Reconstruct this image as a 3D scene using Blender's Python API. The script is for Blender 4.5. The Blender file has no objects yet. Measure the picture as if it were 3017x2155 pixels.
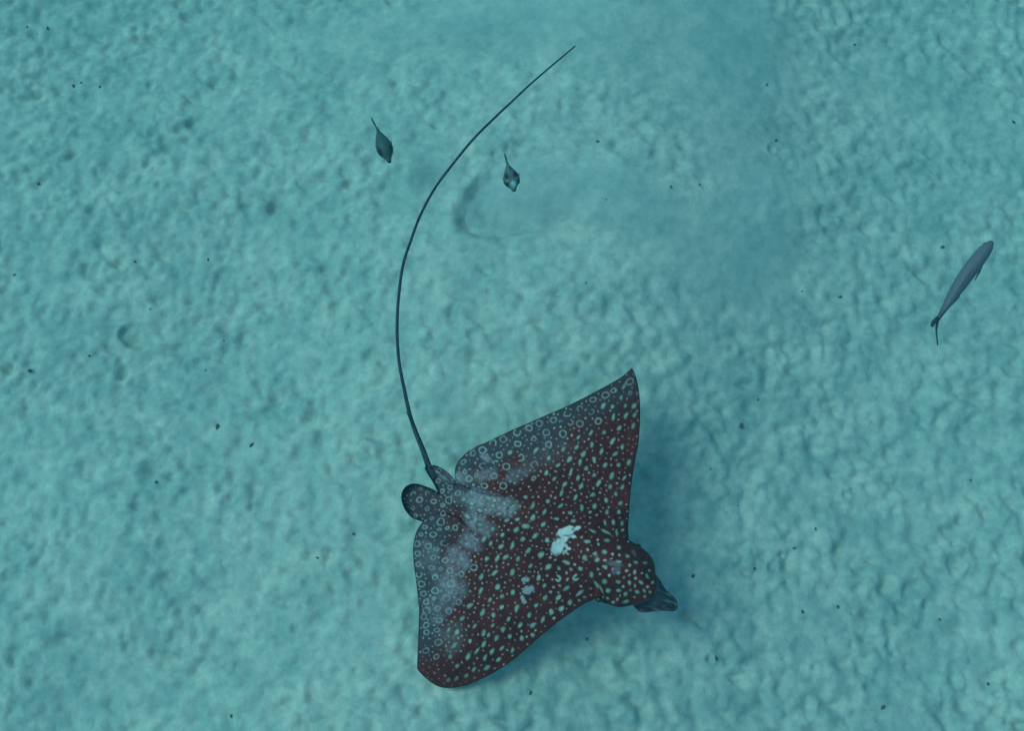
import bpy, math, random
import numpy as np
from mathutils import Vector, Matrix

R = math.radians
random.seed(7)
rng = np.random.default_rng(11)
sc = bpy.context.scene
col = sc.collection

# ------------------------------------------------------------------ camera
W, HT = 3017.0, 2155.0            # size of the photograph, used to turn pixels into directions
CAM_H, PITCH, HFOV = 3.85, R(72), R(48)
FPX = (W / 2) / math.tan(HFOV / 2)
cam_d = bpy.data.cameras.new('camera')
cam_d.sensor_width = 36
cam_d.lens = 18 / math.tan(HFOV / 2)
cam_d.clip_start = 0.05
cam_d.clip_end = 200
cam = bpy.data.objects.new('camera', cam_d)
col.objects.link(cam)
cam.location = (0, 0, CAM_H)
cam.rotation_euler = (math.pi / 2 - PITCH, 0, 0)
sc.camera = cam

# ------------------------------------------------------------------ sky, sun, exposure
SUN_EL, SUN_AZ = R(56), R(282)      # azimuth clockwise from +Y
world = bpy.data.worlds.new('World')
sc.world = world
world.use_nodes = True
nt = world.node_tree
bg = nt.nodes['Background']
sky = nt.nodes.new('ShaderNodeTexSky')
sky.sky_type = 'NISHITA'
sky.sun_disc = False
sky.sun_elevation = SUN_EL
sky.sun_rotation = SUN_AZ
nt.links.new(sky.outputs[0], bg.inputs[0])
bg.inputs[1].default_value = 0.15
sd = bpy.data.lights.new('sun', 'SUN')
sd.energy = 1.4
sd.angle = R(28)                    # the wavy surface spreads the sun
sd.color = (1.0, 0.96, 0.9)
sun = bpy.data.objects.new('sun', sd)
col.objects.link(sun)
sdir = Vector((math.sin(SUN_AZ) * math.cos(SUN_EL), math.cos(SUN_AZ) * math.cos(SUN_EL), math.sin(SUN_EL)))
sun.rotation_euler = sdir.to_track_quat('Z', 'Y').to_euler()
sun.location = (-5, 0, 8)
sc.view_settings.view_transform = 'Standard'
sc.view_settings.look = 'None'
sc.view_settings.gamma = 1
sc.view_settings.use_curve_mapping = False
sc.view_settings.exposure = 0.04
sc.render.engine = 'CYCLES'
sc.cycles.use_denoising = True
sc.cycles.volume_bounces = 1
sc.cycles.max_bounces = 6

# ------------------------------------------------------------------ helpers
def px(u, v, z=0.0):
    """pixel of the photograph -> point on the level z (arrays welcome)"""
    u = np.asarray(u, float); v = np.asarray(v, float)
    a = (u - W / 2) / FPX
    b = -(v - HT / 2) / FPX
    dx = a
    dy = math.cos(PITCH) + b * math.sin(PITCH)
    dz = -math.sin(PITCH) + b * math.cos(PITCH)
    t = (z - CAM_H) / dz
    return dx * t, dy * t, np.zeros_like(u) + z

def P(u, v, z=0.0):
    x, y, zz = px(u, v, z)
    return Vector((float(x), float(y), float(zz)))

def tag(o, label=None, cat=None, group=None, kind=None):
    if label: o['label'] = label
    if cat: o['category'] = cat
    if group: o['group'] = group
    if kind: o['kind'] = kind
    return o

def np_mesh(name, verts, faces, colors=None, smooth=True):
    """faces: (n,3) or (n,4) int array"""
    me = bpy.data.meshes.new(name)
    n, k = faces.shape
    me.vertices.add(len(verts)); me.loops.add(n * k); me.polygons.add(n)
    me.vertices.foreach_set('co', np.ascontiguousarray(verts, dtype=np.float32).ravel())
    me.loops.foreach_set('vertex_index', np.ascontiguousarray(faces, dtype=np.int32).ravel())
    me.polygons.foreach_set('loop_start', np.arange(0, n * k, k, dtype=np.int32))
    me.polygons.foreach_set('use_smooth', np.full(n, smooth, dtype=bool))
    me.update(calc_edges=True)
    if colors is not None:
        at = me.attributes.new('skin', 'FLOAT_COLOR', 'POINT')
        c4 = np.ones((len(verts), 4), np.float32); c4[:, :3] = colors
        at.data.foreach_set('color', c4.ravel())
    me.validate()
    return me

def add(name, me, mat, parent=None):
    o = bpy.data.objects.new(name, me)
    col.objects.link(o)
    if mat: me.materials.append(mat)
    if parent: o.parent = parent
    return o

def empty(name, loc):
    o = bpy.data.objects.new(name, None)
    o.empty_display_size = 0.05
    col.objects.link(o)
    o.location = loc
    return o

def new_mat(name):
    m = bpy.data.materials.new(name)
    m.use_nodes = True
    t = m.node_tree
    return m, t, t.nodes['Principled BSDF'], t.links

def sstep(a, b, x):
    t = np.clip((x - a) / (b - a), 0, 1)
    return t * t * (3 - 2 * t)

# ------------------------------------------------------------------ random height fields (periodic tile)
NT, PITCH_M = 1024, 0.006
LT = NT * PITCH_M
kx = np.fft.fftfreq(NT, PITCH_M)[None, :]
ky = np.fft.fftfreq(NT, PITCH_M)[:, None]

def band(wave, spread=0.35, ang=0.0, stretch=1.0):
    """band-passed noise of mean wavelength `wave` metres, drawn out along `ang`"""
    c, s = math.cos(ang), math.sin(ang)
    k1 = (kx * c + ky * s) * stretch
    k2 = (-kx * s + ky * c)
    k = np.sqrt(k1 * k1 + k2 * k2) + 1e-9
    filt = np.exp(-(np.log(k * wave) / spread) ** 2)
    f = np.fft.ifft2(np.fft.fft2(rng.standard_normal((NT, NT))) * filt).real
    return f / f.std()

def sample(f, x, y):
    gx = (x / PITCH_M) % NT; gy = (y / PITCH_M) % NT
    i = np.floor(gx).astype(int) % NT; j = np.floor(gy).astype(int) % NT
    fx = gx - np.floor(gx); fy = gy - np.floor(gy)
    i2 = (i + 1) % NT; j2 = (j + 1) % NT
    return (f[j, i] * (1 - fx) * (1 - fy) + f[j, i2] * fx * (1 - fy) + f[j2, i] * (1 - fx) * fy + f[j2, i2] * fx * fy)

big = band(1.5, 0.4)
mid = band(0.19, 0.45, R(-25), 1.25)
lump = band(0.090, 0.42, R(-15), 1.15)
lump2 = band(0.052, 0.38, R(-15), 1.1)
fine = band(0.026, 0.35)
patch = band(0.45, 0.4)
def puff(f): return f - 0.14 * (f * f - 1)          # round tops, narrow hollows
lumpy = 0.0034 * puff(mid) + 0.0048 * puff(lump) + 0.0023 * puff(lump2) + 0.0005 * fine
lumpy *= 0.88 + 0.22 * np.clip(patch, -1.2, 1.2)

# silt clouds stirred up by the ray: (u, v, radius u px, radius v px, strength)
PLUME = [(1000, 60, 330, 120, .55), (1450, 40, 420, 130, .8), (1900, 90, 330, 150, 1.0), (2150, 130, 170, 190, 1.0),
         (2120, 330, 170, 130, .6), (2230, 560, 190, 190, .75), (2080, 740, 230, 160, .9), (2210, 820, 160, 150, .6),
         (1560, 590, 170, 100, .9), (1700, 560, 190, 110, .85), (1210, 425, 90, 70, .6), (1880, 640, 160, 110, .7),
         (2600, 170, 260, 150, .45), (2900, 330, 200, 260, .45)]
plw = []
for (u, v, ru, rv, s) in PLUME:
    c = P(u, v); a = P(u + ru, v); b = P(u, v - rv)
    plw.append((c.x, c.y, a.x - c.x, b.y - c.y, s))

def plume(x, y):
    f = np.zeros_like(x)
    for (cx, cy, rx, ry, s) in plw:
        f = f + s * np.exp(-((x - cx) / rx) ** 2 - ((y - cy) / ry) ** 2)
    return f

# feeding pits: steep curved wall on the left, open to the right (u, v, r px, depth m, start angle, end angle)
PITS = [(1470, 590, 118, 100, 0.034), (335, 925, 42, 38, 0.016), (640, 760, 60, 45, 0.010), (2330, 1660, 40, 30, .009), (2560, 90, 90, 60, .012)]
BURROW = [(2221, 1668, 17, .010), (2338, 1610, 13, .009), (2058, 1543, 16, .009), (2906, 1640, 17, .009), (2109, 1936, 14, .010),
          (2542, 1420, 16, .008), (2285, 410, 14, .008), (953, 396, 14, .008), (388, 153, 15, .008), (377, 404, 15, .008),
          (417, 462, 14, .008), (2265, 1720, 24, .008), (2140, 1765, 15, .006), (259, 1000, 18, .008), (30, 560, 18, .008),
          (2680, 1890, 18, .008), (2440, 1960, 15, .007), (2800, 1760, 20, .008), (720, 1480, 16, .007), (520, 1700, 18, .007),
          (860, 1850, 18, .007), (320, 1900, 18, .007), (150, 1560, 18, .007), (1050, 1980, 18, .007), (640, 1960, 16, .007)]

def light_swell(x, y):                     # broad swell added so its slopes brighten left of centre, dim the right
    return 0.24 * (np.exp(-((x - .12 - .30 * (y - 1.3)) / .95) ** 2) - 1)

def ground_h(x, y):
    pl = np.clip(plume(x, y), 0, 1.2)
    far = 1 - sstep(3.5, 7.0, np.hypot(x, y - 1.6))
    h = 0.016 * sample(big, x, y) + light_swell(x, y) + lumpy_s(x, y) * (1 - 0.72 * np.clip(pl, 0, 1)) * (0.25 + 0.75 * far)
    for (u, v, ru, rv, d) in PITS:
        c = P(u, v); a = P(u + ru, v); b = P(u, v - rv)
        dx = (x - c.x) / (a.x - c.x); dy = (y - c.y) / (b.y - c.y)
        dx = np.where(dx > 0, dx * 0.45, dx)
        r = np.sqrt(dx * dx + dy * dy) * (1 + 0.10 * np.sin(3 * np.arctan2(dy, dx) + u))
        w = sstep(1.12, 0.80, r) * (0.25 + 0.75 * sstep(0.9, -0.5, dx + dy * 0.4))
        h = h - d * w + d * 0.35 * np.exp(-((r - 1.22) / 0.16) ** 2) * sstep(.3, -.6, dx + .5 * dy)
    for (u, v, r0, d) in BURROW:
        c = P(u, v); k = P(u + r0, v).x - c.x
        r = np.hypot(x - c.x, y - c.y) / k
        h = h - d * np.exp(-(r / .62) ** 4) + d * .45 * np.exp(-((r - 1.25) / .4) ** 2)
    return h

def lumpy_s(x, y):
    return sample(lumpy, x, y)

# ------------------------------------------------------------------ seabed
def axis(a, b, lim, step):
    core = np.arange(a, b + 1e-6, step)
    g, s, up = step, b, []
    while s < lim:
        g *= 1.16; s += g; up.append(min(s, lim))
    g, s, dn = step, a, []
    while s > -lim:
        g *= 1.16; s -= g; dn.append(max(s, -lim))
    return np.concatenate([np.array(dn[::-1]), core, np.array(up)])

gx = axis(-2.55, 2.55, 30, 0.0062)
gy = axis(-0.25, 3.45, 30, 0.0062)
X, Y = np.meshgrid(gx, gy)
Z = ground_h(X, Y)
nx, ny = len(gx), len(gy)
idx = np.arange(nx * ny).reshape(ny, nx)
q = np.stack([idx[:-1, :-1], idx[:-1, 1:], idx[1:, 1:], idx[1:, :-1]], -1).reshape(-1, 4)
me = np_mesh('seabed', np.stack([X, Y, Z], -1).reshape(-1, 3), q)

def gh(x, y):
    return float(ground_h(np.array([x]), np.array([y]))[0])

m, t, bs, L = new_mat('coral_sand')
tc = t.nodes.new('ShaderNodeTexCoord')
def noise(scale, detail=4, rough=.55):
    n = t.nodes.new('ShaderNodeTexNoise')
    n.inputs['Scale'].default_value = scale
    n.inputs['Detail'].default_value = detail
    n.inputs['Roughness'].default_value = rough
    L.new(tc.outputs['Object'], n.inputs['Vector'])
    return n
def ramp(src, p0, c0, p1, c1):
    r = t.nodes.new('ShaderNodeValToRGB')
    r.color_ramp.elements[0].position = p0; r.color_ramp.elements[0].color = (*c0, 1)
    r.color_ramp.elements[1].position = p1; r.color_ramp.elements[1].color = (*c1, 1)
    L.new(src, r.inputs[0])
    return r
def mixc(kind, fac, a, b):
    n = t.nodes.new('ShaderNodeMix'); n.data_type = 'RGBA'; n.blend_type = kind
    if isinstance(fac, float): n.inputs[0].default_value = fac
    else: L.new(fac, n.inputs[0])
    L.new(a, n.inputs[6]); L.new(b, n.inputs[7])
    return n.outputs[2]
r1 = ramp(noise(3.2, 4).outputs[0], .34, (.56, .58, .52), .68, (.72, .66, .58))
r2 = ramp(noise(11, 5, .6).outputs[0], .35, (.68, .79, .81), .64, (1.06, 1.02, 1))
r4 = ramp(noise(34, 3, .6).outputs[0], .32, (.78, .87, .88), .66, (1.04, 1.02, 1.01))
r3 = ramp(noise(230, 3).outputs[0], .30, (.70, .70, .70), .66, (1, 1, 1))
c = mixc('MULTIPLY', 1.0, r1.outputs[0], r2.outputs[0])
c = mixc('MULTIPLY', 1.0, c, r4.outputs[0])
c = mixc('MULTIPLY', 0.45, c, r3.outputs[0])
L.new(c, bs.inputs['Base Color'])
bs.inputs['Roughness'].default_value = 0.95
bs.inputs['Specular IOR Level'].default_value = 0.1
b1 = t.nodes.new('ShaderNodeBump'); b1.inputs['Strength'].default_value = .5; b1.inputs['Distance'].default_value = .004
L.new(noise(95, 4).outputs[0], b1.inputs['Height'])
b2 = t.nodes.new('ShaderNodeBump'); b2.inputs['Strength'].default_value = .6; b2.inputs['Distance'].default_value = .0015
L.new(noise(380, 3).outputs[0], b2.inputs['Height']); L.new(b1.outputs[0], b2.inputs['Normal'])
L.new(b2.outputs[0], bs.inputs['Normal'])
seabed = tag(add('seabed', me, m), 'pale lumpy coral sand bottom of a shallow lagoon', 'seabed', kind='structure')

# ------------------------------------------------------------------ the water itself: an even volume round camera and seabed
def box_mesh(name, lo, hi):
    v = np.array([[x, y, z] for z in (lo[2], hi[2]) for y in (lo[1], hi[1]) for x in (lo[0], hi[0])], float)
    f = np.array([[0, 2, 3, 1], [4, 5, 7, 6], [0, 1, 5, 4], [2, 6, 7, 3], [0, 4, 6, 2], [1, 3, 7, 5]])
    return np_mesh(name, v, f, smooth=False)

def vol_mat(name, density, scat, absorb):
    mm = bpy.data.materials.new(name); mm.use_nodes = True
    tt = mm.node_tree
    for n in list(tt.nodes):
        if n.type != 'OUTPUT_MATERIAL': tt.nodes.remove(n)
    out = tt.nodes['Material Output']
    pv = tt.nodes.new('ShaderNodeVolumePrincipled')
    pv.inputs['Density'].default_value = density
    pv.inputs['Color'].default_value = (*scat, 1)
    pv.inputs['Absorption Color'].default_value = (*absorb, 1)
    tt.links.new(pv.outputs[0], out.inputs['Volume'])
    return mm
hz = add('haze', box_mesh('haze', (-31, -31, -1.2), (31, 31, 4.0)),
         vol_mat('sea_water', 0.20, (0.012, 0.032, 0.040), (0.155, 0.82, 0.805)))
tag(hz, 'clear turquoise sea water filling the whole lagoon', 'water', kind='stuff')

# sediment cloud: a low mound of murky water resting on the sand, its thickness fading out
cx = np.linspace(-1.6, 2.6, 110); cy = np.linspace(1.2, 3.9, 80)
CX, CY = np.meshgrid(cx, cy)
hh = plume(CX, CY) * (1 + .18 * sample(patch, CX, CY))
edge = np.minimum(np.minimum(CX - cx[0], cx[-1] - CX), np.minimum(CY - cy[0], cy[-1] - CY))
top = light_swell(CX, CY) - 0.025 + 0.19 * np.tanh(np.clip(hh, 0, 3) ** 1.6) * sstep(0, .4, edge)
n1, n2 = len(cx), len(cy)
ii = np.arange(n1 * n2).reshape(n2, n1); jj = ii + n1 * n2
f1 = np.stack([ii[:-1, :-1], ii[:-1, 1:], ii[1:, 1:], ii[1:, :-1]], -1).reshape(-1, 4)
f2 = np.stack([jj[:-1, :-1], jj[1:, :-1], jj[1:, 1:], jj[:-1, 1:]], -1).reshape(-1, 4)
loop = np.concatenate([ii[0, :], ii[1:, -1], ii[-1, -2::-1], ii[-2:0:-1, 0]])
nx_ = np.roll(loop, -1)
f3 = np.stack([loop, loop + n1 * n2, nx_ + n1 * n2, nx_], -1)
vv = np.concatenate([np.stack([CX, CY, top], -1).reshape(-1, 3), np.stack([CX, CY, light_swell(CX, CY) - .11], -1).reshape(-1, 3)])
cl = add('sediment_cloud', np_mesh('sediment_cloud', vv, np.concatenate([f1, f2, f3])),
         vol_mat('stirred_silt', 2.3, (0.54, 0.64, 0.66), (0.55, .66, .68)))
tag(cl, 'cloud of stirred blue grey silt hanging over the sand', 'silt cloud', kind='stuff')

# ------------------------------------------------------------------ the spotted ray
def z1(pts, s=0.4002, o=(1150, 1050)): return [(o[0] + p[0] * s, o[1] + p[1] * s) + tuple(p[2:]) for p in pts]
def z3(pts): return z1(pts, .2155, (1600, 1480))
def z4(pts): return z1(pts, .2832, (1180, 1600))
def z2(pts): return z1(pts, .3079, (1150, 1300))

# outline, runs of smooth curve between corners (photo pixels)
RUNS = [
 # leading edge of the upper wing
 [(1861.5, 1084), (1871, 1103), (1881, 1142), (1885.5, 1190), (1885.5, 1242), (1881, 1306), (1872, 1354), (1864, 1402), (1858, 1450), (1853.5, 1510), (1851, 1562), (1853, 1591)],
 # head
 [(1853, 1591), (1868, 1601), (1885, 1611), (1902, 1624), (1915, 1637), (1923.5, 1652), (1929, 1670), (1931, 1692)],
 # snout
 [(1931, 1692), (1937, 1700), (1947, 1713), (1957.5, 1732), (1970.5, 1747), (1985.5, 1760), (1994, 1773), (1996.5, 1788), (1992, 1799), (1981.5, 1803.5), (1966, 1801.5), (1945, 1801), (1919, 1803.5), (1900, 1806.5), (1886.5, 1804.5), (1875, 1797), (1868, 1789), (1866, 1784)],
 [(1866, 1784), (1858, 1785), (1841, 1789), (1820, 1790), (1807, 1787), (1794, 1782), (1772, 1776), (1759.5, 1771), (1751, 1766)],
 # leading edge of the lower wing, round the tip
 [(1751, 1766), (1738, 1774), (1723, 1780), (1690, 1801), (1648, 1831), (1619, 1855), (1588, 1880), (1559, 1906), (1525, 1934), (1486, 1965), (1452, 1985), (1412, 2005), (1378, 2019), (1350, 2026), (1321.5, 2029), (1293, 2025), (1268, 2011), (1248, 1994), (1235, 1981), (1228.5, 1971)],
 # trailing edge of the lower wing
 [(1228.5, 1971), (1229.5, 1945), (1231, 1911), (1232.5, 1869), (1234, 1826), (1234.5, 1792), (1231, 1758), (1226.5, 1719), (1221, 1679), (1217.5, 1640), (1217.5, 1608), (1223.5, 1577), (1232.5, 1556), (1245, 1539)],
 # pelvic fin
 [(1245, 1539), (1236, 1535.5), (1218, 1529), (1202, 1515.5), (1190, 1497), (1182.5, 1472), (1184.5, 1451), (1196, 1434), (1214.5, 1426), (1233, 1427), (1255, 1434), (1273, 1441), (1290, 1451)],
 # root of the tail and small dorsal fin
 [(1290, 1451), (1282, 1435.5), (1270, 1414), (1256, 1392), (1251.5, 1381.5), (1255, 1372), (1266, 1370), (1285.5, 1373), (1301, 1380), (1319, 1392), (1334, 1407), (1341, 1419)],
 # rear lobe and trailing edge of the upper wing
 [(1341, 1419), (1339.5, 1392), (1344, 1371), (1354, 1354), (1371, 1337), (1390, 1325), (1411, 1312), (1430, 1305), (1470, 1286), (1510, 1267), (1550, 1250), (1590, 1232), (1630, 1215), (1670, 1197), (1710, 1178), (1750, 1157), (1790, 1135), (1822, 1117), (1845, 1100), (1861.5, 1084)],
]
def smooth_run(p, step=5.0):
    p = np.array(p, float)
    e = np.vstack([2 * p[0] - p[1], p, 2 * p[-1] - p[-2]])
    out = []
    for i in range(1, len(e) - 2):
        p0, p1, p2, p3 = e[i - 1], e[i], e[i + 1], e[i + 2]
        n = max(2, int(np.linalg.norm(p2 - p1) / step))
        for k in range(n):
            s = k / n
            out.append(.5 * ((2 * p1) + (-p0 + p2) * s + (2 * p0 - 5 * p1 + 4 * p2 - p3) * s * s + (-p0 + 3 * p1 - 3 * p2 + p3) * s ** 3))
    return np.array(out)
OUT = np.vstack([smooth_run(r) for r in RUNS])
A0 = OUT; B0 = np.roll(OUT, -1, 0)

def seg_near(pts, A=A0, B=B0):
    """distance to the polyline, nearest point on it"""
    d = B - A; l2 = (d ** 2).sum(1)
    best = np.full(len(pts), 1e18); near = np.zeros_like(pts)
    for s in range(0, len(pts), 4000):
        p = pts[s:s + 4000]
        tt = np.clip(((p[:, None, :] - A[None]) * d[None]).sum(2) / l2[None], 0, 1)
        qn = A[None] + tt[..., None] * d[None]
        dd = ((p[:, None, :] - qn) ** 2).sum(2)
        k = dd.argmin(1); r = np.arange(len(p))
        best[s:s + 4000] = np.sqrt(dd[r, k]); near[s:s + 4000] = qn[r, k]
    return best, near

def inside(pts, poly):
    A = np.asarray(poly, float); B = np.roll(A, -1, 0)
    res = np.zeros(len(pts), bool)
    for a, b in zip(A, B):
        if a[1] == b[1]: continue
        cnd = (a[1] > pts[:, 1]) != (b[1] > pts[:, 1])
        xi = a[0] + (pts[:, 1] - a[1]) * (b[0] - a[0]) / (b[1] - a[1])
        res ^= cnd & (pts[:, 0] < xi)
    return res

G = 1.8
U0, V0 = 1174.0, 1076.0
NU, NV = int((2004 - U0) / G) + 1, int((2036 - V0) / G) + 1
UU, VV = np.meshgrid(U0 + G * np.arange(NU), V0 + G * np.arange(NV))
pts = np.stack([UU, VV], -1).reshape(-1, 2)
ins = inside(pts, OUT)
# coarse distance first, exact near the edge
cu = np.arange(U0 - 8, 2020, 8.0); cv = np.arange(V0 - 8, 2052, 8.0)
CU, CV = np.meshgrid(cu, cv)
dc, _ = seg_near(np.stack([CU, CV], -1).reshape(-1, 2)); dc = dc.reshape(CU.shape)
fi = (pts[:, 0] - cu[0]) / 8; fj = (pts[:, 1] - cv[0]) / 8
i0 = fi.astype(int); j0 = fj.astype(int); fi -= i0; fj -= j0
dist = dc[j0, i0] * (1 - fi) * (1 - fj) + dc[j0, i0 + 1] * fi * (1 - fj) + dc[j0 + 1, i0] * (1 - fi) * fj + dc[j0 + 1, i0 + 1] * fi * fj
nearmask = dist < 14
dd, nn = seg_near(pts[nearmask])
dist[nearmask] = dd
snapP = pts.copy(); snapP[nearmask] = nn
onb = dist < 0.62 * G
P2 = np.where(onb[:, None], snapP, pts)
D = np.where(onb, 0, dist)
use = ins | onb
gi = np.arange(NU * NV).reshape(NV, NU)
par = (np.add.outer(np.arange(NV - 1), np.arange(NU - 1)) % 2).astype(bool)
a, b, c_, d_ = gi[:-1, :-1], gi[:-1, 1:], gi[1:, 1:], gi[1:, :-1]
T1 = np.where(par[..., None], np.stack([a, b, c_], -1), np.stack([a, b, d_], -1)).reshape(-1, 3)
T2 = np.where(par[..., None], np.stack([a, c_, d_], -1), np.stack([b, c_, d_], -1)).reshape(-1, 3)
TR = np.concatenate([T1, T2])
TR = TR[use[TR].all(1)]
cen = P2[TR].mean(1)
allb = onb[TR].all(1)
keep = np.ones(len(TR), bool)
keep[allb] = inside(cen[allb], OUT)
e1 = P2[TR[:, 1]] - P2[TR[:, 0]]; e2 = P2[TR[:, 2]] - P2[TR[:, 0]]
keep &= np.abs(e1[:, 0] * e2[:, 1] - e1[:, 1] * e2[:, 0]) > 1e-3
TR = TR[keep]
used = np.unique(TR)
remap = np.full(NU * NV, -1); remap[used] = np.arange(len(used))
TR = remap[TR]
u = P2[used, 0]; v = P2[used, 1]; D = D[used]; onb = onb[used]

# ---- heights in metres: spine runs from tail root to head
S0, S1 = np.array([1262., 1378.]), np.array([1905., 1705.])
ax = (S1 - S0) / np.linalg.norm(S1 - S0); axl = np.linalg.norm(S1 - S0)
al = ((u - S0[0]) * ax[0] + (v - S0[1]) * ax[1]) / axl           # 0 tail root .. 1 head
la = ((u - S0[0]) * -ax[1] + (v - S0[1]) * ax[0])                 # lateral px, + is the lower wing
prof = np.sqrt(np.clip(1 - (1 - np.clip(D / 46, 0, 1)) ** 2, 0, 1))
bodyw = 62 + 60 * np.exp(-((al - .55) / .3) ** 2)
bodyh = 0.075 * sstep(-.05, .45, al)
thick = 0.0035 + 0.010 * sstep(0, 120, D) + bodyh * np.exp(-(la / bodyw) ** 2)
head = np.exp(-(((u - 1842) / 78) ** 2 + ((v - 1695) / 78) ** 2) ** 1.3)
thick = thick + 0.022 * head
lower = np.clip(la / 520, 0, 1); upper = np.clip(-la / 520, 0, 1)
zmid = 0.225 - 0.16 * lower ** 1.6 - 0.010 * np.sin(lower * math.pi) \
       + 0.05 * np.sin(upper * math.pi * .75) - 0.07 * upper ** 3
zmid = zmid + 0.010 * np.sin(al * 9 + la * .012) * (lower + upper)       # slow waves along the wings

def crease(poly, pts_closed, drop, soft):
    """lower the region inside poly by a soft step along its border"""
    pp = np.array(pts_closed, float)
    i_ = inside(np.stack([u, v], -1), pp)
    d_, _n = seg_near(np.stack([u, v], -1)[i_], pp, np.roll(pp, -1, 0))
    w = np.zeros(len(u)); w[i_] = sstep(0, soft, d_)
    return w * drop
REAR = [(1341, 1419), (1366, 1427), (1406, 1445), (1446, 1456), (1490, 1457), (1560, 1490), (1560, 1545), (1480, 1580), (1408, 1592), (1372, 1556), (1347, 1527), (1300, 1514), (1245, 1540), (1170, 1560), (1160, 1400), (1250, 1350), (1336, 1350)]
PELV = [(1290, 1451), (1312, 1467), (1334, 1485), (1352, 1500), (1347, 1527), (1300, 1514), (1245, 1540), (1170, 1560), (1160, 1400), (1240, 1400)]
SNOUT = [(1931, 1692), (1934, 1712), (1932, 1736), (1918, 1760), (1898, 1773), (1866, 1784), (1866, 1840), (2030, 1840), (2030, 1680)]
fadeR = 1 - sstep(.18, .50, al)
zdrop = crease(None, REAR, .020, 9) * fadeR + crease(None, PELV, .012, 5) + crease(None, SNOUT, .030, 10)
DORS = [(1283, 1371), (1341, 1419), (1352, 1440), (1300, 1420), (1268, 1385)]
zdrop = zdrop - crease(None, DORS, .018, 10)
# snout ridge lines
ridge = np.where(inside(np.stack([u, v], -1), np.array(SNOUT, float)), 0.004 * np.sin((la - 10) * .16) + .012 * np.exp(-((la - 70) / 22.) ** 2), 0) * np.clip(D / 12, 0, 1)
# spiracle hollow and brow beside the eye
brow = .010 * np.exp(-((u - 1770) / 14) ** 2 - ((v - 1748) / 22) ** 2) - .012 * np.exp(-((u - 1752) / 9) ** 2 - ((v - 1735) / 24) ** 2)
zt = zmid + prof * (thick + ridge + brow) - zdrop * np.clip(D / 8, 0, 1)
zb = zmid - prof * thick * .62 - zdrop * np.clip(D / 8, 0, 1) - .002 * prof
zt[onb] = zmid[onb]; zb[onb] = zmid[onb]

# ---- skin pattern, painted spot by spot on the mesh
big_spots, rings, dots = [], [], []
HEAD_OV = [(605,545,48,25,0),(870,528,38,24,5),(1035,625,30,22,10),(842,682,38,28,15),(572,765,36,36,0),(735,795,30,26,0),(705,707,34,18,-15),(1155,745,30,20,20),(1035,820,36,22,10),(1270,822,28,20,25),(1395,838,32,24,10),(848,890,36,25,40),(505,915,38,25,55),(315,828,55,26,20),(72,890,55,28,-40),(218,905,30,20,60),(660,990,46,28,70),(1030,965,28,26,0),(1250,960,32,22,-80),(1430,1015,36,22,65),(838,1085,40,30,5),(1025,1095,34,26,5),(1180,1105,30,24,90),(1340,1100,40,20,40),(890,1220,34,28,0),(1030,1212,30,24,0),(1132,1262,34,26,90),(1285,1230,32,22,15),(1380,1210,30,14,75),(320,1185,52,24,-38),(500,1250,60,22,-35),(208,1310,45,26,-50),(370,1378,38,30,-65),(255,1460,40,30,-65),(112,1505,40,30,-70),(1130,1362,42,22,-30),(28,1315,42,30,-65),(20,1145,32,26,-40),(60,522,36,30,-70),(1010,420,46,18,85),(860,410,65,18,28),(680,400,48,16,28),(965,280,32,22,80),(1078,293,32,20,-75),(848,285,40,20,65),(875,140,38,26,-80),(1035,138,32,26,-40),(525,80,44,24,80),(705,62,40,26,-75),(412,262,34,22,-15),(370,150,30,28,0),(240,55,45,20,-35),(180,228,38,20,-10),(1060,15,36,22,-20),(730,1130,60,18,55),(800,1200,55,12,65)]
HEAD_DOT = [(528,480),(752,517),(757,583),(476,592),(610,655),(515,677),(955,718),(1045,727),(925,770),(850,798),(1185,862),(1145,938),(1352,970),(950,922),(752,920),(775,988),(908,1005),(1178,1003),(1105,1035),(1265,1047),(1455,937),(432,855),(168,795),(97,765),(380,927),(65,1005),(315,970),(325,1058),(150,1172),(228,1145),(515,1157),(565,1307),(497,1345),(875,1320),(808,1308),(1055,1283),(1015,1335),(960,1372),(1247,1302),(1392,1293),(1458,1233),(1430,1160),(1497,1098),(1258,1155),(1193,1210),(1097,1163),(98,1235),(1088,385),(730,180),(645,143),(150,1590)]
for (x, y, rx, ry, an) in HEAD_OV:
    big_spots.append((1600 + x * .2155, 1480 + y * .2155, rx * .2155, ry * .2155, an))
dots += [(1600 + x * .2155, 1480 + y * .2155, 4.4) for x, y in HEAD_DOT]
RING1 = [(1763,188),(1583,287),(1645,255),(1492,322),(1393,384),(1483,410),(1300,427),(1200,470),(1395,497),(1533,478),(1097,495),(1272,571),(1148,562),(1020,530),(933,560),(832,612),(1058,607),(938,645),(1167,652),(755,640),(678,692),(803,728),(963,750),(603,716),(853,815),(682,808),(1060,800),(538,780),(762,884),(1053,902),(832,955),(580,905),(690,955),(215,1060),(318,1070),(370,1222),(478,1265),(315,1315),(398,1378),(278,1400),(203,1455),(318,1480),(195,1385),(405,1505),(208,1535),(523,1605),(615,1560),(430,1062)]
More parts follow.
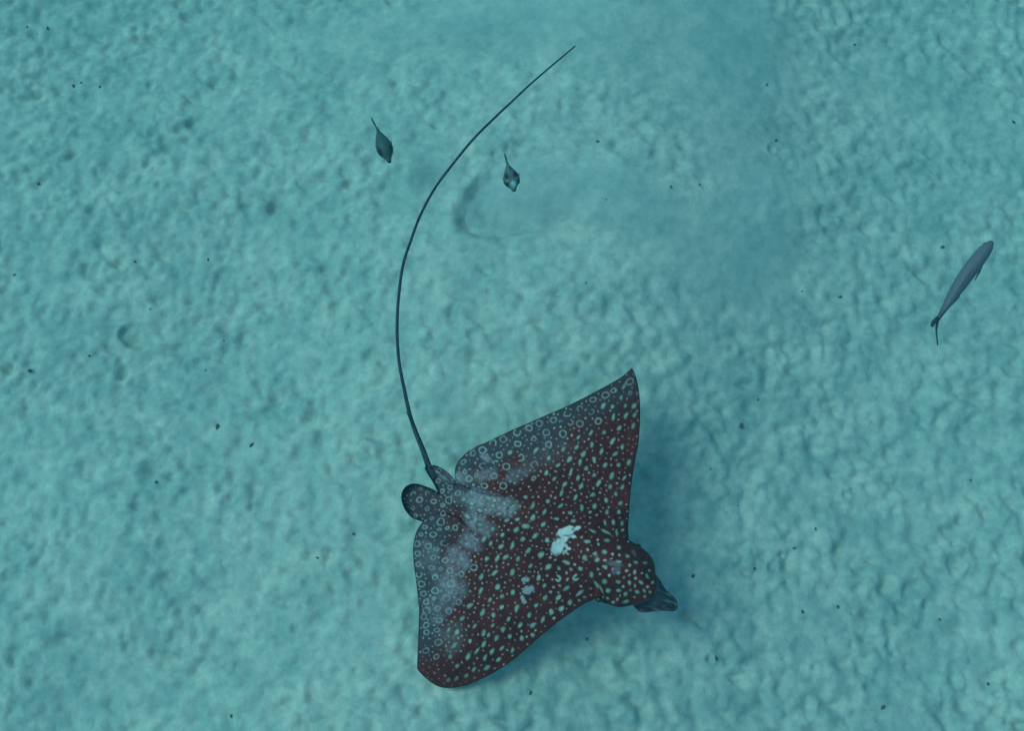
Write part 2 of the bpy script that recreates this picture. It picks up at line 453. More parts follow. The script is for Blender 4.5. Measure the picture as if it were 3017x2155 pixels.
OV1 = [(1720,222),(1569,362),(1638,372),(1730,367),(1698,305),(1797,368),(1640,448),(1735,437),(1800,432),(1385,598),(1476,566),(1574,563),(1683,530),(1790,515),(1372,672),(1484,650),(1636,628),(1275,688),(1165,750),(1317,762),(1422,720),(1555,702),(1655,720),(1707,665),(1395,782),(1503,765),(1236,803),(1440,828),(1582,805),(1683,803),(1757,780),(1148,857),(1328,852),(1208,905),(1383,897),(1497,877),(1632,880),(1283,945),(1405,955),(1533,937),(1618,960),(1720,900),(1707,965),(993,1038),(1160,1070),(1258,1012),(1363,1043),(1492,1020),(1662,1017),(1048,1100),(1253,1105),(1408,1117),(1503,1108),(1587,1060),(1695,1080),(1135,1150),(1592,1150),(1683,1150),(1050,1185),(1220,1195),(1325,1155),(1347,1213),(935,1200),(1125,1240),(1000,1255),(925,1280),(858,1210),(830,1318),(972,1350),(1065,1325),(1155,1357),(897,1397),(740,1380),(1015,1435),(1108,1465),(940,1495),(850,1480),(710,1495),(787,1490),(817,1405),(1030,1545),(1163,1550),(1240,1560),(895,1590),(767,1595),(880,710),(1075,697),
       (540,1055),(600,1085),(660,1135),(720,1050),(760,1100),(800,1165),(840,1085),(570,1180),(660,1240),(755,1275),(690,1345),(900,1110)]
OV4 = [(897,170),(1005,162),(1098,150),(1225,172),(1330,85),(1162,38),(1050,48),(1465,130),(1540,250),(1350,245),(1722,205),(838,355),(1157,300),(1140,345),(1438,365),(1012,460),(835,500),(1168,515),(1485,460),(1055,562),(930,595),(722,655),(1052,672),(852,727),(967,752),(1207,683),(1413,655),(1500,577),(1642,575),(1767,625),(1677,688),(1565,722),(1340,755),(1483,800),(1123,800),(1245,862),(1380,858),(957,862),(770,870),(640,795),(1070,900),(860,945),(1000,995),(1135,977),(1258,995),(1375,960),(585,935),(497,910),(915,962),(725,1030),(868,1055),(1055,1098),(1160,1120),(953,1130),(797,1132),(555,1072),(520,1190),(703,1187),(878,1202),(1020,1217),(590,1285),(768,1322),(900,1302),(685,1390),(585,1415),(500,1430)]
RING4 = [(180,118),(345,155),(470,180),(185,228),(192,332),(318,262),(515,290),(360,358),(640,325),(765,262),(975,310),(222,432),(362,500),(525,425),(238,535),(478,580),(270,620),(605,620),(270,712),(502,712),(382,685),(245,770),(400,810),(265,860),(268,935),(380,910),(395,1040),(265,1125),(375,1185)]
TRAIL_ = np.vstack([smooth_run(RUNS[k]) for k in (5, 6, 8)])[::2]
def far_from(x, y, lst, r):
    return all((x - p[0]) ** 2 + (y - p[1]) ** 2 > r * r for p in lst)
for (x, y), s, o, kind in [(p, .4002, (1150, 1050), 'o') for p in OV1] + [(p, .2832, (1180, 1600), 'o') for p in OV4] + \
                          [(p, .4002, (1150, 1050), 'r') for p in RING1] + [(p, .2832, (1180, 1600), 'r') for p in RING4]:
    X_, Y_ = o[0] + x * s, o[1] + y * s
    if not far_from(X_, Y_, big_spots + rings, 14): continue
    if kind == 'o':
        an = -58 + random.gauss(0, 14)
        if X_ < 1560 and 1430 < Y_ < 1560: an = 12 + random.gauss(0, 22)
        lng = random.uniform(6.5, 12)
        big_spots.append((X_, Y_, lng, random.uniform(4.2, 6.2), an))
    else:
        rings.append((X_, Y_, random.uniform(9.5, 12.5), random.uniform(.75, 1.0), random.uniform(-60, 20)))
for k in range(2500):                                   # more, smaller rings along the trailing edges and on the pelvic fin
    n = random.randrange(len(u)); x, y = u[n], v[n]
    e_ = np.hypot(TRAIL_[:, 0] - x, TRAIL_[:, 1] - y).min()
    if not 9 < e_ < 80 or y > 1900 or not far_from(x, y, big_spots + rings, 23): continue
    rings.append((x, y, random.uniform(6.5, 9.5), random.uniform(.7, 1), random.uniform(-60, 20)))
CSH = [(1644, 1705, 10, 200), (1696, 1704, 11, 330)]
allbig = big_spots + rings + CSH
# many tiny dots between them
cell = {}
def ok(x, y, r):
    i, j = int(x // 16), int(y // 16)
    for a_ in (-1, 0, 1):
        for b_ in (-1, 0, 1):
            for (p, q_) in cell.get((i + a_, j + b_), ()):
                if (p - x) ** 2 + (q_ - y) ** 2 < r * r: return False
    return True
for p in dots: cell.setdefault((int(p[0] // 16), int(p[1] // 16)), []).append((p[0], p[1]))
bigA = np.array([(p[0], p[1], max(p[2], 8)) for p in allbig])
Uin, Vin, Din = u, v, D
for k in range(9000):
    n = random.randrange(len(Uin))
    x, y = Uin[n] + random.uniform(-1, 1), Vin[n] + random.uniform(-1, 1)
    if Din[n] < 5 or (x > 1745 and y > 1600): continue
    if x > 1866 and y > 1690: continue
    if (((bigA[:, 0] - x) ** 2 + (bigA[:, 1] - y) ** 2) < (bigA[:, 2] + 5.5) ** 2).any(): continue
    dens = 11.5 if x < 1350 else 13.0
    if x + y > 3280: dens = 17.5
    if not ok(x, y, dens): continue
    cell.setdefault((int(x // 16), int(y // 16)), []).append((x, y))
    dots.append((x, y, random.uniform(1.7, 3.2)))

# smooth noise over the skin (pixel space of the ray's back)
def skin_noise(wave, seed):
    r_ = np.random.default_rng(seed)
    n = int(1150 / wave) + 4
    g = r_.standard_normal((n + 4, n + 4))
    a_ = (u - 1150) / wave; b_ = (v - 1050) / wave
    i_ = np.clip(a_.astype(int), 0, n); j_ = np.clip(b_.astype(int), 0, n)
    f_ = a_ - i_; h_ = b_ - j_
    f_ = f_ * f_ * (3 - 2 * f_); h_ = h_ * h_ * (3 - 2 * h_)
    return g[j_, i_] * (1 - f_) * (1 - h_) + g[j_, i_ + 1] * f_ * (1 - h_) + g[j_ + 1, i_] * (1 - f_) * h_ + g[j_ + 1, i_ + 1] * f_ * h_
nA, nB, nC = skin_noise(60, 1), skin_noise(22, 2), skin_noise(8, 3)
nD = skin_noise(4, 4)
skin = np.zeros((len(u), 3))
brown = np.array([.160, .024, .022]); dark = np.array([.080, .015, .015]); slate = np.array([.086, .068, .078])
w = np.clip(.5 + .22 * nA + .18 * nB + .14 * nC, 0, 1)[:, None]
skin[:] = dark * (1 - w) + brown * w
# slate-grey band towards the trailing edges
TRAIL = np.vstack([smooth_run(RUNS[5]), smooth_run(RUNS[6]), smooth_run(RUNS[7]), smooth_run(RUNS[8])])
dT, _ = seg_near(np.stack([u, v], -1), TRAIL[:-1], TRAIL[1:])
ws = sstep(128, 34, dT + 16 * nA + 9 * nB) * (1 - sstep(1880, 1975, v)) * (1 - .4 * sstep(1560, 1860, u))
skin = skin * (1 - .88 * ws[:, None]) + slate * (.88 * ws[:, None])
def blob(cx_, cy_, rx, ry, an=0.0, soft=.5):
    c0, s0 = math.cos(R(an)), math.sin(R(an))
    x = (u - cx_) * c0 + (v - cy_) * s0; y = -(u - cx_) * s0 + (v - cy_) * c0
    return np.sqrt((x / rx) ** 2 + (y / ry) ** 2)
# soft pale grey patches over the rear of the back
pale_mask = np.zeros(len(u))
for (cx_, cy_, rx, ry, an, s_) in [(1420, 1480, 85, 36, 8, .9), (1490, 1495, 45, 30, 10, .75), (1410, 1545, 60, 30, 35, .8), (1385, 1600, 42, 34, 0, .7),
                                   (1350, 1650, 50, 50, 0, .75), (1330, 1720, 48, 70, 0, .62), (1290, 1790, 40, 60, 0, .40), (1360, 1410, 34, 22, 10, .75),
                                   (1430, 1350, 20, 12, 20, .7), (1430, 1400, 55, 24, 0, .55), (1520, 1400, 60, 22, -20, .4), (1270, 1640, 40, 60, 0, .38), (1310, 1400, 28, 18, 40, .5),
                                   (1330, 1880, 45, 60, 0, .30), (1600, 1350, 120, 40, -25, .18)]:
    pale_mask = np.maximum(pale_mask, s_ * sstep(1.25, .35, blob(cx_, cy_, rx, ry, an) + .16 * nB + .12 * nC))
pale_mask = np.clip(pale_mask * (.80 + .22 * nC + .12 * nD), 0, 1)
pale_grey = np.array([.40, .315, .35])
skin = skin * (1 - pale_mask[:, None]) + pale_grey * pale_mask[:, None]
# fade of the pattern at the wing tips
fadeS = (1 - .62 * sstep(1880, 2010, v - .25 * (u - 1250))) * (1 - .35 * sstep(1800, 1885, u) * sstep(1450, 1300, v))
def lay(mask, colr, amt=1.0):
    global skin
    k = (mask * amt)[:, None]
    skin = skin * (1 - k) + np.asarray(colr) * k
from math import cos, sin
warpu, warpv = 1.1 * skin_noise(11, 8) + .5 * skin_noise(5, 9), 1.1 * skin_noise(11, 18) + .5 * skin_noise(5, 19)
order = np.argsort(u); us = u[order]
def window(cx_, cy_, r):
    i0_, i1_ = np.searchsorted(us, cx_ - r), np.searchsorted(us, cx_ + r)
    s_ = order[i0_:i1_]
    return s_[np.abs(v[s_] - cy_) < r]
def put(cx_, cy_, r, fn, colr, amt=1.0):
    s_ = window(cx_, cy_, r)
    if not len(s_): return
    k = (fn(u[s_] + warpu[s_] - cx_, v[s_] + warpv[s_] - cy_) * amt * fadeS[s_])[:, None]
    skin[s_] = skin[s_] * (1 - k) + np.asarray(colr) * k
def ell(rx, ry, an, soft=1.3):
    c0, s0 = cos(R(an)), sin(R(an))
    return lambda x, y: sstep(soft, -soft, (np.hypot((x * c0 + y * s0) / rx, (-x * s0 + y * c0) / ry) - 1) * min(rx, ry))
def ringf(r, asp, an, wd=2.1, gap=None):
    c0, s0 = cos(R(an)), sin(R(an))
    def f(x, y):
        xr, yr = x * c0 + y * s0, (-x * s0 + y * c0) / asp
        m_ = sstep(wd + 1.0, wd - 1.0, np.abs(np.hypot(xr, yr) - (r - wd)))
        if gap is not None:
            aa = (np.degrees(np.arctan2(y, x)) - gap + 540) % 360 - 180
            m_ = m_ * sstep(35, 55, np.abs(aa))
        return m_
    return f
for (x, y, rx, ry, an) in big_spots:
    g = random.uniform(.85, 1.12)
    put(x, y, 22, ell(rx + 1.6, ry + 1.6, an, 1.6), (.035 * g, .045 * g, .035 * g), .9)
    put(x, y, 20, ell(rx, ry, an, 1.9), (.33 * g, .35 * g, .27 * g), .92)
    put(x, y, 20, ell(rx * .55, ry * .5, an, 1.6), (.52 * g, .46 * g, .39 * g), .65)
for (x, y, r, asp, an) in rings:
    gap = random.uniform(0, 360) if random.random() < .22 else None
    put(x, y, 24, ringf(r, asp, an, random.uniform(1.8, 2.5), gap), (.44, .41, .37), random.uniform(.5, .85))
for (x, y, r, gap) in CSH:
    put(x, y, 24, ringf(r, 1, 0, 3.6, gap), (.42, .46, .36), .95)
for (x, y, r) in dots:
    put(x, y, 9, ell(r, r * random.uniform(.75, 1), random.uniform(0, 180), 1.2), (.66, .50, .42), random.uniform(.45, .95))
# bare white scars
scar = np.minimum.reduce([blob(1645, 1614, 24, 26, 15), blob(1668, 1568, 29, 15, -18), blob(1702, 1557, 11, 7, -20), blob(1661, 1592, 15, 9, -50), blob(1690, 1582, 9, 5, 20), blob(1675, 1617, 9, 4.5, 25)])
lay(sstep(1.15, .70, scar + .16 * nC + .10 * nD), (.80, .70, .66), .95)
scar2 = np.minimum.reduce([blob(1556, 1740, 20, 13, -20), blob(1549, 1709, 13, 8, -10), blob(1541, 1765, 6, 14, -20), blob(1545, 1775, 8, 7, 0)])
lay(sstep(1.15, .65, scar2 + .14 * nC), (.50, .42, .44), .8)
scar3 = np.minimum.reduce([blob(1812, 1663, 26, 9, 12), blob(1815, 1680, 12, 18, 40), blob(1757, 1640, 8, 7, 0), blob(1868, 1632, 6, 14, -25), blob(1440, 1352, 9, 7, 0)])
lay(sstep(1.25, .45, scar3 + .16 * nC), (.26, .20, .24), .55)
# plain slate snout with pale worn streaks
sn = inside(np.stack([u, v], -1), np.array(SNOUT, float))
sw = np.zeros(len(u)); dS, _ = seg_near(np.stack([u, v], -1)[sn], np.array(SNOUT[:6], float)[:-1], np.array(SNOUT[:6], float)[1:]); sw[sn] = sstep(0, 5, dS)
lay(sw, (.050, .052, .068), .96)
st = np.clip(.5 + .5 * np.sin(la * .33 + al * 14 + nB), 0, 1) ** 4 * sstep(.2, 1.2, nB + .5 * nC + .4)
lay(sw * st, (.26, .22, .24), .7)
lay(sw * sstep(34, 4, np.abs((u - 1925) - .1 * (v - 1740)) + np.abs(v - 1740) * .3) , (.20, .15, .17), .45)
# dark rim along the trailing edges
lay(sstep(4.5, .5, D + nC), (.030, .022, .026), .6)
skin *= (1 + .06 * nD)[:, None]
skin = np.clip(skin, .01, .9)

xt, yt, _ = px(u, v, zt)
NVt = len(u)
Vtop = np.stack([xt, yt, zt], -1)
inner = np.where(~onb)[0]
bi = np.arange(NVt); bi[inner] = NVt + np.arange(len(inner))
Vbot = np.stack([xt, yt, zb], -1)[inner]
belly = np.tile(np.array([.62, .60, .56]), (len(inner), 1))
Fall = np.concatenate([TR[:, ::-1], bi[TR]])          # pixel rows run downwards, so flip the upper side
# outward check: top normals up
q0, q1, q2 = Vtop[TR[0, ::-1]]
if np.cross(q1 - q0, q2 - q0)[2] < 0: Fall = Fall[:, ::-1]
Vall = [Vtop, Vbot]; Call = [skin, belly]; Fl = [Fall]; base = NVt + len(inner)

# whip tail: one tapering tube growing out of the tail root
def tube(path, rad, n=10):
    p = np.array(path); k = len(p)
    tan = np.gradient(p, axis=0); tan /= np.linalg.norm(tan, axis=1)[:, None]
    up = np.array([0, 0, 1.0])
    sd_ = np.cross(tan, up); sd_ /= np.linalg.norm(sd_, axis=1)[:, None]
    nr = np.cross(sd_, tan)
    an = np.linspace(0, 2 * math.pi, n, endpoint=False)
    vs = (p[:, None, :] + rad[:, None, None] * (np.cos(an)[None, :, None] * sd_[:, None, :] + np.sin(an)[None, :, None] * nr[:, None, :])).reshape(-1, 3)
    i_ = np.arange(k * n).reshape(k, n); i2_ = np.roll(i_, -1, 1)
    f = np.stack([i_[:-1], i2_[:-1], i2_[1:], i_[1:]], -1).reshape(-1, 4)
    vs = np.vstack([vs, p[0], p[-1]])
    tri = np.vstack([np.stack([i_[0], np.full(n, k * n), i2_[0]], -1), np.stack([i_[-1], i2_[-1], np.full(n, k * n + 1)], -1)])
    f = np.vstack([f[:, [0, 1, 2]], f[:, [0, 2, 3]], tri])[:, ::-1]
    return vs, f
TP = [(1282, 1412), (1271, 1392), (1262, 1372), (1248.5, 1333), (1235.5, 1301), (1224, 1272), (1212, 1238), (1203, 1204), (1191.5, 1150), (1176, 1068), (1170, 975), (1174, 880), (1187, 783), (1208, 716), (1236, 640), (1279, 558), (1335, 482), (1396, 408), (1457, 347), (1506, 301), (1560, 250), (1620, 198), (1695, 135)]
tp = smooth_run(TP, 12)
tp = np.vstack([tp, TP[-1]])
sl = np.r_[0, np.cumsum(np.linalg.norm(np.diff(tp, axis=0), axis=1))]; sl /= sl[-1]
tz = np.interp(sl, [0, .05, .2, .5, .8, 1], [.206, .213, .210, .20, .22, .24])
tx, ty, _ = px(tp[:, 0], tp[:, 1], tz)
trad = np.interp(sl, [0, .03, .06, .12, .22, .5, .8, 1], [9, 8.8, 7.8, 6.3, 4.9, 4.4, 3.8, 2.3]) * .00112
vs, f = tube(np.stack([tx, ty, tz], -1), trad)
tcol = np.tile(np.array([.052, .058, .080]), (len(vs), 1)) * (1 + .25 * rng.standard_normal((len(vs), 1))).clip(.5, 1.6)
Vall.append(vs); Call.append(tcol); Fl.append(f + base); base += len(vs)

m, t, bs, L = new_mat('ray_skin')
at = t.nodes.new('ShaderNodeAttribute'); at.attribute_name = 'skin'
tc = t.nodes.new('ShaderNodeTexCoord')
r_ = ramp(noise(55, 4, .6).outputs[0], .3, (.78, .78, .78), .7, (1.12, 1.12, 1.12))
L.new(mixc('MULTIPLY', 1.0, at.outputs['Color'], r_.outputs[0]), bs.inputs['Base Color'])
bs.inputs['Roughness'].default_value = .62
bs.inputs['Specular IOR Level'].default_value = .12
bb = t.nodes.new('ShaderNodeBump'); bb.inputs['Strength'].default_value = .35; bb.inputs['Distance'].default_value = .003
L.new(noise(70, 4).outputs[0], bb.inputs['Height']); L.new(bb.outputs[0], bs.inputs['Normal'])
skin_m = m

ray = empty('eagle_ray', P(1600, 1560, .25))
tag(ray, 'dark maroon ray with pale spots and long whip tail gliding over the sand', 'ray')
def in_ray(verts): return np.asarray(verts) - np.array(ray.location)[None]
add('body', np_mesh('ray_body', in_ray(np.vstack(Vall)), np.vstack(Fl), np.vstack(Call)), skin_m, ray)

def simple_mat(name, colr, rough=.5, spec=.2, nscale=60, var=.25):
    global t, tc, L
    m, t, bs, L = new_mat(name)
    tc = t.nodes.new('ShaderNodeTexCoord')
    a_ = tuple(x * (1 - var) for x in colr); b_ = tuple(min(1, x * (1 + var)) for x in colr)
    L.new(ramp(noise(nscale, 4).outputs[0], .3, a_, .7, b_).outputs[0], bs.inputs['Base Color'])
    bs.inputs['Roughness'].default_value = rough
    bs.inputs['Specular IOR Level'].default_value = spec
    return m
spine_m = simple_mat('spine', (.03, .03, .035))
eye_m = simple_mat('eye', (.02, .025, .02), .15, .5)
pp = smooth_run([(1228, 1279), (1217, 1254), (1204, 1228), (1195.5, 1212)], 6); pp = np.vstack([pp, (1195.5, 1212)])
zz = np.linspace(.216, .222, len(pp)); x_, y_, _ = px(pp[:, 0], pp[:, 1], zz)
vs, f = tube(np.stack([x_, y_, zz], -1), np.linspace(3.0, .8, len(pp)) * .00112, 6)
add('tail_spine', np_mesh('tail_spine', in_ray(vs), f), spine_m, ray)
def ball(rx, ry, rz, n=12, k=8):
    vs = [(rx * cos(2 * math.pi * i / n) * sin(math.pi * j / k), ry * sin(2 * math.pi * i / n) * sin(math.pi * j / k), rz * cos(math.pi * j / k)) for j in range(1, k) for i in range(n)]
    vs += [(0, 0, rz), (0, 0, -rz)]
    f = []
    for j in range(k - 2):
        for i in range(n):
            a_, b_ = j * n + i, j * n + (i + 1) % n
            f += [(a_, a_ + n, b_ + n), (a_, b_ + n, b_)]
    T_, B_ = (k - 1) * n, (k - 1) * n + 1
    for i in range(n):
        f += [(T_, i, (i + 1) % n), (B_, (k - 2) * n + (i + 1) % n, (k - 2) * n + i)]
    return np.array(vs), np.array(f)
for (eu, ev, ez) in [(1766, 1768, .232), (1879, 1612, .232)]:
    vs, f = ball(.012, .010, .010)
    add('eye', np_mesh('ray_eye', in_ray(vs + np.array(P(eu, ev, ez))), f), eye_m, ray)

# ------------------------------------------------------------------ fish
def attr_mat(name, rough=.5, spec=.2):
    global t, tc, L
    m, t, bs, L = new_mat(name)
    at = t.nodes.new('ShaderNodeAttribute'); at.attribute_name = 'skin'
    tc = t.nodes.new('ShaderNodeTexCoord')
    r_ = ramp(noise(140, 3).outputs[0], .3, (.8, .8, .8), .7, (1.1, 1.1, 1.1))
    L.new(mixc('MULTIPLY', 1.0, at.outputs['Color'], r_.outputs[0]), bs.inputs['Base Color'])
    bs.inputs['Roughness'].default_value = rough
    bs.inputs['Specular IOR Level'].default_value = spec
    return m
fish_m = attr_mat('fish_skin')

def fish_body(length, prof_, bend, paint, n=24, k=60):
    """prof_: (s, half width, half height, centre height) with s 0 at tail root, 1 at snout; x forward, y left, z up"""
    pr = np.array(prof_); s = np.linspace(0, 1, k)
    s = np.unique(np.r_[s, 1 - (1 - s[-10:]) ** 1.0])
    hw = np.interp(s, pr[:, 0], pr[:, 1]); hhh = np.interp(s, pr[:, 0], pr[:, 2]); zc = np.interp(s, pr[:, 0], pr[:, 3])
    ker = np.hanning(11); ker /= ker.sum()
    def sm(a_): return np.convolve(np.r_[np.full(5, a_[0]), a_, np.full(5, a_[-1])], ker, 'valid')
    hw, hhh, zc = sm(hw), sm(hhh), sm(zc)
    an = np.linspace(0, 2 * math.pi, n, endpoint=False)
    xx = np.repeat(((s - .5) * length)[:, None], n, 1)
    yy = hw[:, None] * np.cos(an)[None] + np.array([bend(q_) for q_ in s])[:, None]
    zz_ = hhh[:, None] * np.sin(an)[None] + zc[:, None]
    vs = np.stack([xx, yy, zz_], -1).reshape(-1, 3)
    colr = paint(np.repeat(s[:, None], n, 1).ravel(), (hw[:, None] * np.cos(an)[None]).ravel() / max(hw), np.repeat(np.sin(an)[None], len(s), 0).ravel())
    K = len(s)
    i_ = np.arange(K * n).reshape(K, n); i2_ = np.roll(i_, -1, 1)
    f = np.stack([i_[:-1], i2_[:-1], i2_[1:], i_[1:]], -1).reshape(-1, 4)
    vs = np.vstack([vs, [vs[:n].mean(0)], [vs[-n:].mean(0)]])
    colr = np.vstack([colr, colr[:1], colr[-2:-1]])
    tri = np.vstack([np.stack([i_[0], np.full(n, K * n), i2_[0]], -1), np.stack([i_[-1], i2_[-1], np.full(n, K * n + 1)], -1)])
    f = np.vstack([f[:, [0, 1, 2]], f[:, [0, 2, 3]], tri])[:, ::-1]
    return vs, f, colr

def plate(pts3, normal, th):
    """thin fin: closed outline given a real thickness, thinning to the rim"""
    p = np.array(pts3, float); n = np.array(normal, float); n /= np.linalg.norm(n)
    c0 = p.mean(0); k = len(p)
    vs = np.vstack([p, [c0 + n * th], [c0 - n * th], (p + c0) / 2 + n * th * .8, (p + c0) / 2 - n * th * .8])
    f = []
    for i in range(k):
        j = (i + 1) % k; a_, b_ = k + 2 + i, k + 2 + j; c1, d1 = 2 * k + 2 + i, 2 * k + 2 + j
        f += [(i, j, b_), (i, b_, a_), (a_, b_, k), (j, i, c1), (j, c1, d1), (d1, c1, k + 1)]
    return vs, np.array(f)

def make_fish(name, label, cat, group, tail_px, snout_px, z, length_scale, prof_, bend, paint, fins, eyes, fin_col, nose=0.0, roll=0.0):
    a_ = P(*tail_px, z); b_ = P(*snout_px, z)
    d = b_ - a_; ln = d.length / math.cos(nose) * length_scale
    root = empty(name, (a_ + b_) / 2)
    root.rotation_euler = (Matrix.Rotation(math.atan2(d.y, d.x), 3, 'Z') @ Matrix.Rotation(nose, 3, 'Y') @ Matrix.Rotation(roll, 3, 'X')).to_euler()
    tag(root, label, cat, group)
    vs, f, cc = fish_body(ln, prof_, bend, paint)
    add('body', np_mesh(name + '_body', vs, f, cc), fish_m, root)
    for fname, outline, normal, th, colr in fins:
        vs, f = plate([(ln * (o[0] - .5), o[1], o[2]) for o in outline], normal, th)
        add(fname, np_mesh(fname, vs, f, np.tile(np.array(colr), (len(vs), 1))), fish_m, root)
    for (s_, y, zq, r) in eyes:
        vs, f = ball(r, r * .7, r)
        add('eye', np_mesh('fish_eye', vs + np.array([ln * (s_ - .5), y, zq]), f), eye_m, root)
    return root

def arr(*c): return np.array(c)
def mixp(base, masks):
    o = np.tile(arr(*base), (len(masks[0][0]), 1)) if masks else None
    for mk, c0 in masks:
        o = o * (1 - mk[:, None]) + arr(*c0) * mk[:, None]
    return o
# two small puffers (half widths in metres)
def puffer(name, label, tail, snout, z, k, blot, nose, bendk):
    prof_ = [(0, .0042, .007, 0), (.12, .006, .010, 0), (.22, .014, .018, 0), (.36, .0245, .026, .001), (.50, .0315, .031, .002), (.62, .0335, .031, .002), (.72, .0305, .029, .002),
             (.80, .0235, .023, .001), (.86, .0155, .016, 0), (.92, .0105, .011, -.001), (.97, .0085, .009, -.001), (1, .006, .006, -.001)]
    prof_ = [(s, a_ * k, b_ * k, c0 * k) for s, a_, b_, c0 in prof_]
    def paint(s, y, up):
        g = lambda s0, y0, rs, ry: np.exp(-((s - s0) / rs) ** 2 - ((np.abs(y) - y0) / ry) ** 2) * (up > -.45)
        ms = [(sstep(.2, -.6, up), (.62, .6, .52)), (np.clip(g(.72, .85, .085, .30) * 1.6, 0, 1), (.020, .018, .022)), (sstep(.945, .99, s) * .9, (.04, .035, .05))]
        if blot:
            ms += [(np.clip(g(.50, .52, .095, .22) * 1.8, 0, 1), (.018, .015, .018)), (np.clip(1.25 * np.exp(-((s - .78) / .09) ** 2 - (y / .30) ** 2), 0, 1) * (up > 0), (.85, .85, .8)),
                   (np.clip(np.exp(-((s - .62) / .05) ** 2 - ((np.abs(y) - .62) / .12) ** 2), 0, 1) * .7, (.55, .55, .5))]
        return mixp((.075, .11, .105) if not blot else (.12, .17, .15), ms)
    fins = [('caudal_fin', [(.02, bendk, .006 * k), (-.10, bendk * 1.6, .013 * k), (-.27, bendk * 2.6, .017 * k), (-.29, bendk * 2.8, 0), (-.27, bendk * 2.6, -.016 * k), (-.10, bendk * 1.6, -.012 * k), (.02, bendk, -.006 * k)], (0.05, 1, 0), .0036 * k, (.10, .10, .085)),
            ('dorsal_fin', [(.30, 0, .016 * k), (.20, 0, .013 * k), (.10, .004 * k, .028 * k), (.15, .003 * k, .032 * k), (.24, 0, .030 * k)], (0, 1, .1), .0014, (.12, .12, .1)),
            ('anal_fin', [(.28, 0, -.014 * k), (.18, 0, -.010 * k), (.10, 0, -.024 * k), (.18, 0, -.028 * k)], (0, 1, .1), .0014, (.12, .12, .1))]
    for s_ in (-1, 1):
        fins.append(('pectoral_fin', [(.60, s_ * .029 * k, .004), (.53, s_ * .030 * k, -.004), (.44, s_ * .033 * k, -.006), (.46, s_ * .036 * k, .002), (.54, s_ * .034 * k, .008)], (0, .4 * s_, 1), .0012, (.28, .30, .24)))
    eyes = [(.745, .0235 * k, .017 * k, .0065 * k), (.745, -.0235 * k, .017 * k, .0065 * k)]
    return make_fish(name, label, 'fish', 'small fish near the whip tail', tail, snout, z, 1, prof_, lambda s: bendk * (1 - s) ** 2, paint, fins, eyes, None, nose)
puffer('small_fish', 'small plump fish with thin tail and dark cheeks, left of the whip tail', (1112, 374), (1148, 478), .12, .92, False, 0.0, -.004)
puffer('small_fish', 'small pale fish with white forehead and dark blotches, inside the tail curve', (1493, 484), (1516, 557), .21, .90, True, R(20), .0)

# long slim fish
def paint3(s, y, up):
    return mixp((.185, .165, .195), [(sstep(.1, -.7, up), (.32, .34, .30)), (np.exp(-((s - .45) / .22) ** 2 - (y / .5) ** 2) * (up > 0) * .5, (.17, .15, .17)), (sstep(.16, .02, s) * .6, (.05, .05, .055))])
SL = [(0, .006, .010, 0), (.06, .0078, .012, 0), (.20, .014, .022, 0), (.40, .0215, .034, 0), (.60, .0245, .040, 0), (.76, .0242, .038, 0), (.88, .0215, .031, -.001), (.95, .0165, .021, -.002), (.985, .011, .012, -.003), (1, .006, .007, -.003)]
a3, b3, z3_ = (2762, 938), (2920, 712), .40
l3 = (P(*b3, z3_) - P(*a3, z3_)).length
fins3 = [('dorsal_fin', [(.62, .001, .034), (.25, .001, .020), (.10, .002, .012), (.16, .002, .019), (.40, .002, .038), (.56, .002, .042)], (0, 1, .1), .0012, (.19, .19, .21)),
         ('anal_fin', [(.45, -.004, -.032), (.12, -.002, -.012), (.18, -.014, -.026), (.38, -.024, -.042)], (0, 1, .3), .0014, (.24, .28, .25)),
         ]
pa, pb = P(*a3, z3_), P(*b3, z3_)
du = (pb - pa).normalized(); dl = Vector((-du.y, du.x, 0))
def loc3(u_, v_, dz):
    w_ = P(u_, v_, z3_ + dz) - pa
    return (w_.dot(du) / l3, w_.dot(dl), dz)
fins3.append(('caudal_fin', [loc3(*q_) for q_ in [(2772, 930, .004), (2758, 934, .010), (2747, 944, .016), (2741, 955, .020), (2743, 964, .022), (2750, 964, .018), (2757, 952, .010), (2764, 944, .002)]], (.1, .3, 1), .0022, (.07, .07, .075)))
fins3.append(('caudal_fin', [loc3(*q_) for q_ in [(2768, 934, .002), (2757, 946, -.004), (2755.5, 965, -.014), (2757, 985, -.022), (2759.5, 1005, -.030), (2761, 1018, -.034), (2764, 1018, -.034), (2763.5, 1003, -.030), (2762, 984, -.022), (2761, 965, -.014), (2763, 950, -.004)]], (.2, .4, 1), .0022, (.075, .08, .085)))
for s_, dz in ((-1, -.012), (1, -.014)):
    w_ = .0225 if s_ > 0 else .031
    fins3.append(('pectoral_fin', [(.80, s_ * .020, dz), (.74, s_ * .0205, dz - .006), (.60, s_ * w_ * .9, dz - .012), (.58, s_ * w_, dz - .008), (.68, s_ * w_ * .92, dz)], (0, .5 * s_, 1), .0012, (.34, .38, .32)))
make_fish('slim_fish', 'long slim grey blue fish with forked tail swimming alone over open sand', 'fish', None, a3, b3, z3_, 1, SL,
          lambda s: .006 * math.sin(s * 3.0) - .003, paint3, fins3, [(.93, .0150, .006, .0045), (.93, -.0150, .006, .0045)], None)

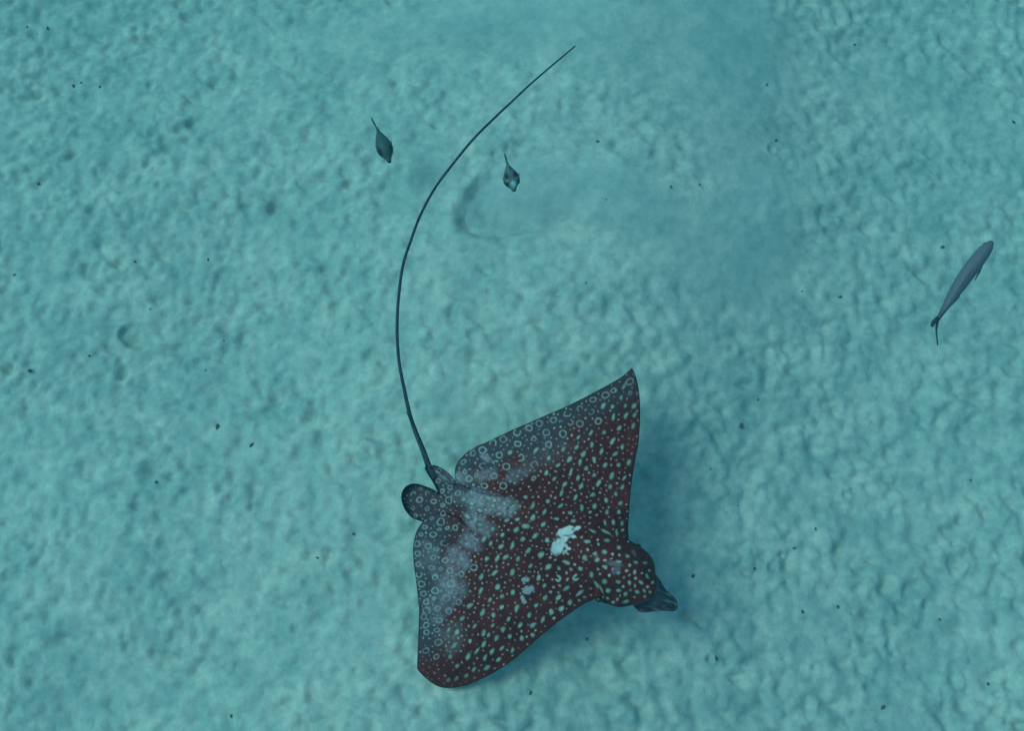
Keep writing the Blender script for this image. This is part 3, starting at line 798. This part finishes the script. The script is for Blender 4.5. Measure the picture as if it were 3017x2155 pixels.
# ------------------------------------------------------------------ dark flecks of debris on the sand
deb_m = simple_mat('dark_debris', (.14, .125, .11), .8, .1, 300, .5)
shapes = []
for k in range(5):
    vs, f = ball(1, .75, .55, 9, 6)
    r_ = np.random.default_rng(50 + k)
    nrm = r_.standard_normal((4, 3))
    vs = vs * (1 + .22 * np.sin(vs @ nrm[0] * 2.2 + k)[:, None] + .18 * np.sin(vs @ nrm[1] * 3.5)[:, None])
    me = np_mesh('debris_fleck', vs, f); me.materials.append(deb_m)
    shapes.append(me)
DEB = [(2232, 1179, 4), (2185, 1255, 9), (2094, 1383, 4), (2860, 1416, 5), (2404, 1559, 5), (2221, 1678, 6), (2042, 1699, 7), (2366, 1804, 7), (2469, 1788, 7),
       (2770, 1826, 5), (2604, 2085, 8), (2109, 1943, 6), (2916, 2017, 6), (2338, 1617, 5), (2260, 248, 7), (1762, 416, 6), (1977, 551, 6),
       (2061, 544, 4), (1785, 587, 4), (1726, 835, 4), (2285, 414, 6), (2986, 361, 7), (2771, 735, 7), (2478, 872, 6), (2363, 858, 4), (2519, 131, 5),
       (213, 248, 7), (237, 239, 5), (290, 250, 7), (106, 532, 7), (84, 84, 5), (142, 86, 6), (88, 1094, 8), (636, 1252, 9),
       (260, 1046, 6), (445, 914, 4), (659, 1005, 4), (458, 1420, 6), (1041, 1575, 6), (935, 1645, 6), (739, 1307, 8), (1563, 2044, 7), (1729, 1885, 5),
       (679, 2109, 7), (37, 805, 6), (398, 773, 5), (613, 765, 5), (605, 1090, 4), (2175, 1490, 3)]
for k, (uu, v2, r) in enumerate(DEB):
    p = P(uu, v2, 0)
    o = bpy.data.objects.new('debris_fleck', shapes[k % 5])
    col.objects.link(o)
    s_ = r * .00105
    hgt = gh(p.x, p.y)
    p = P(uu, v2, hgt); hgt = gh(p.x, p.y)
    o.location = (p.x, p.y, hgt + s_ * .22)
    o.scale = (s_ * random.uniform(.8, 1.25), s_ * random.uniform(.75, 1.1), s_ * random.uniform(.7, 1))
    o.rotation_euler = (random.uniform(-.3, .3), random.uniform(-.3, .3), random.uniform(0, 6.28))
    tag(o, 'tiny dark fleck of debris half buried in the pale sand', 'debris', 'dark flecks scattered on the sand')
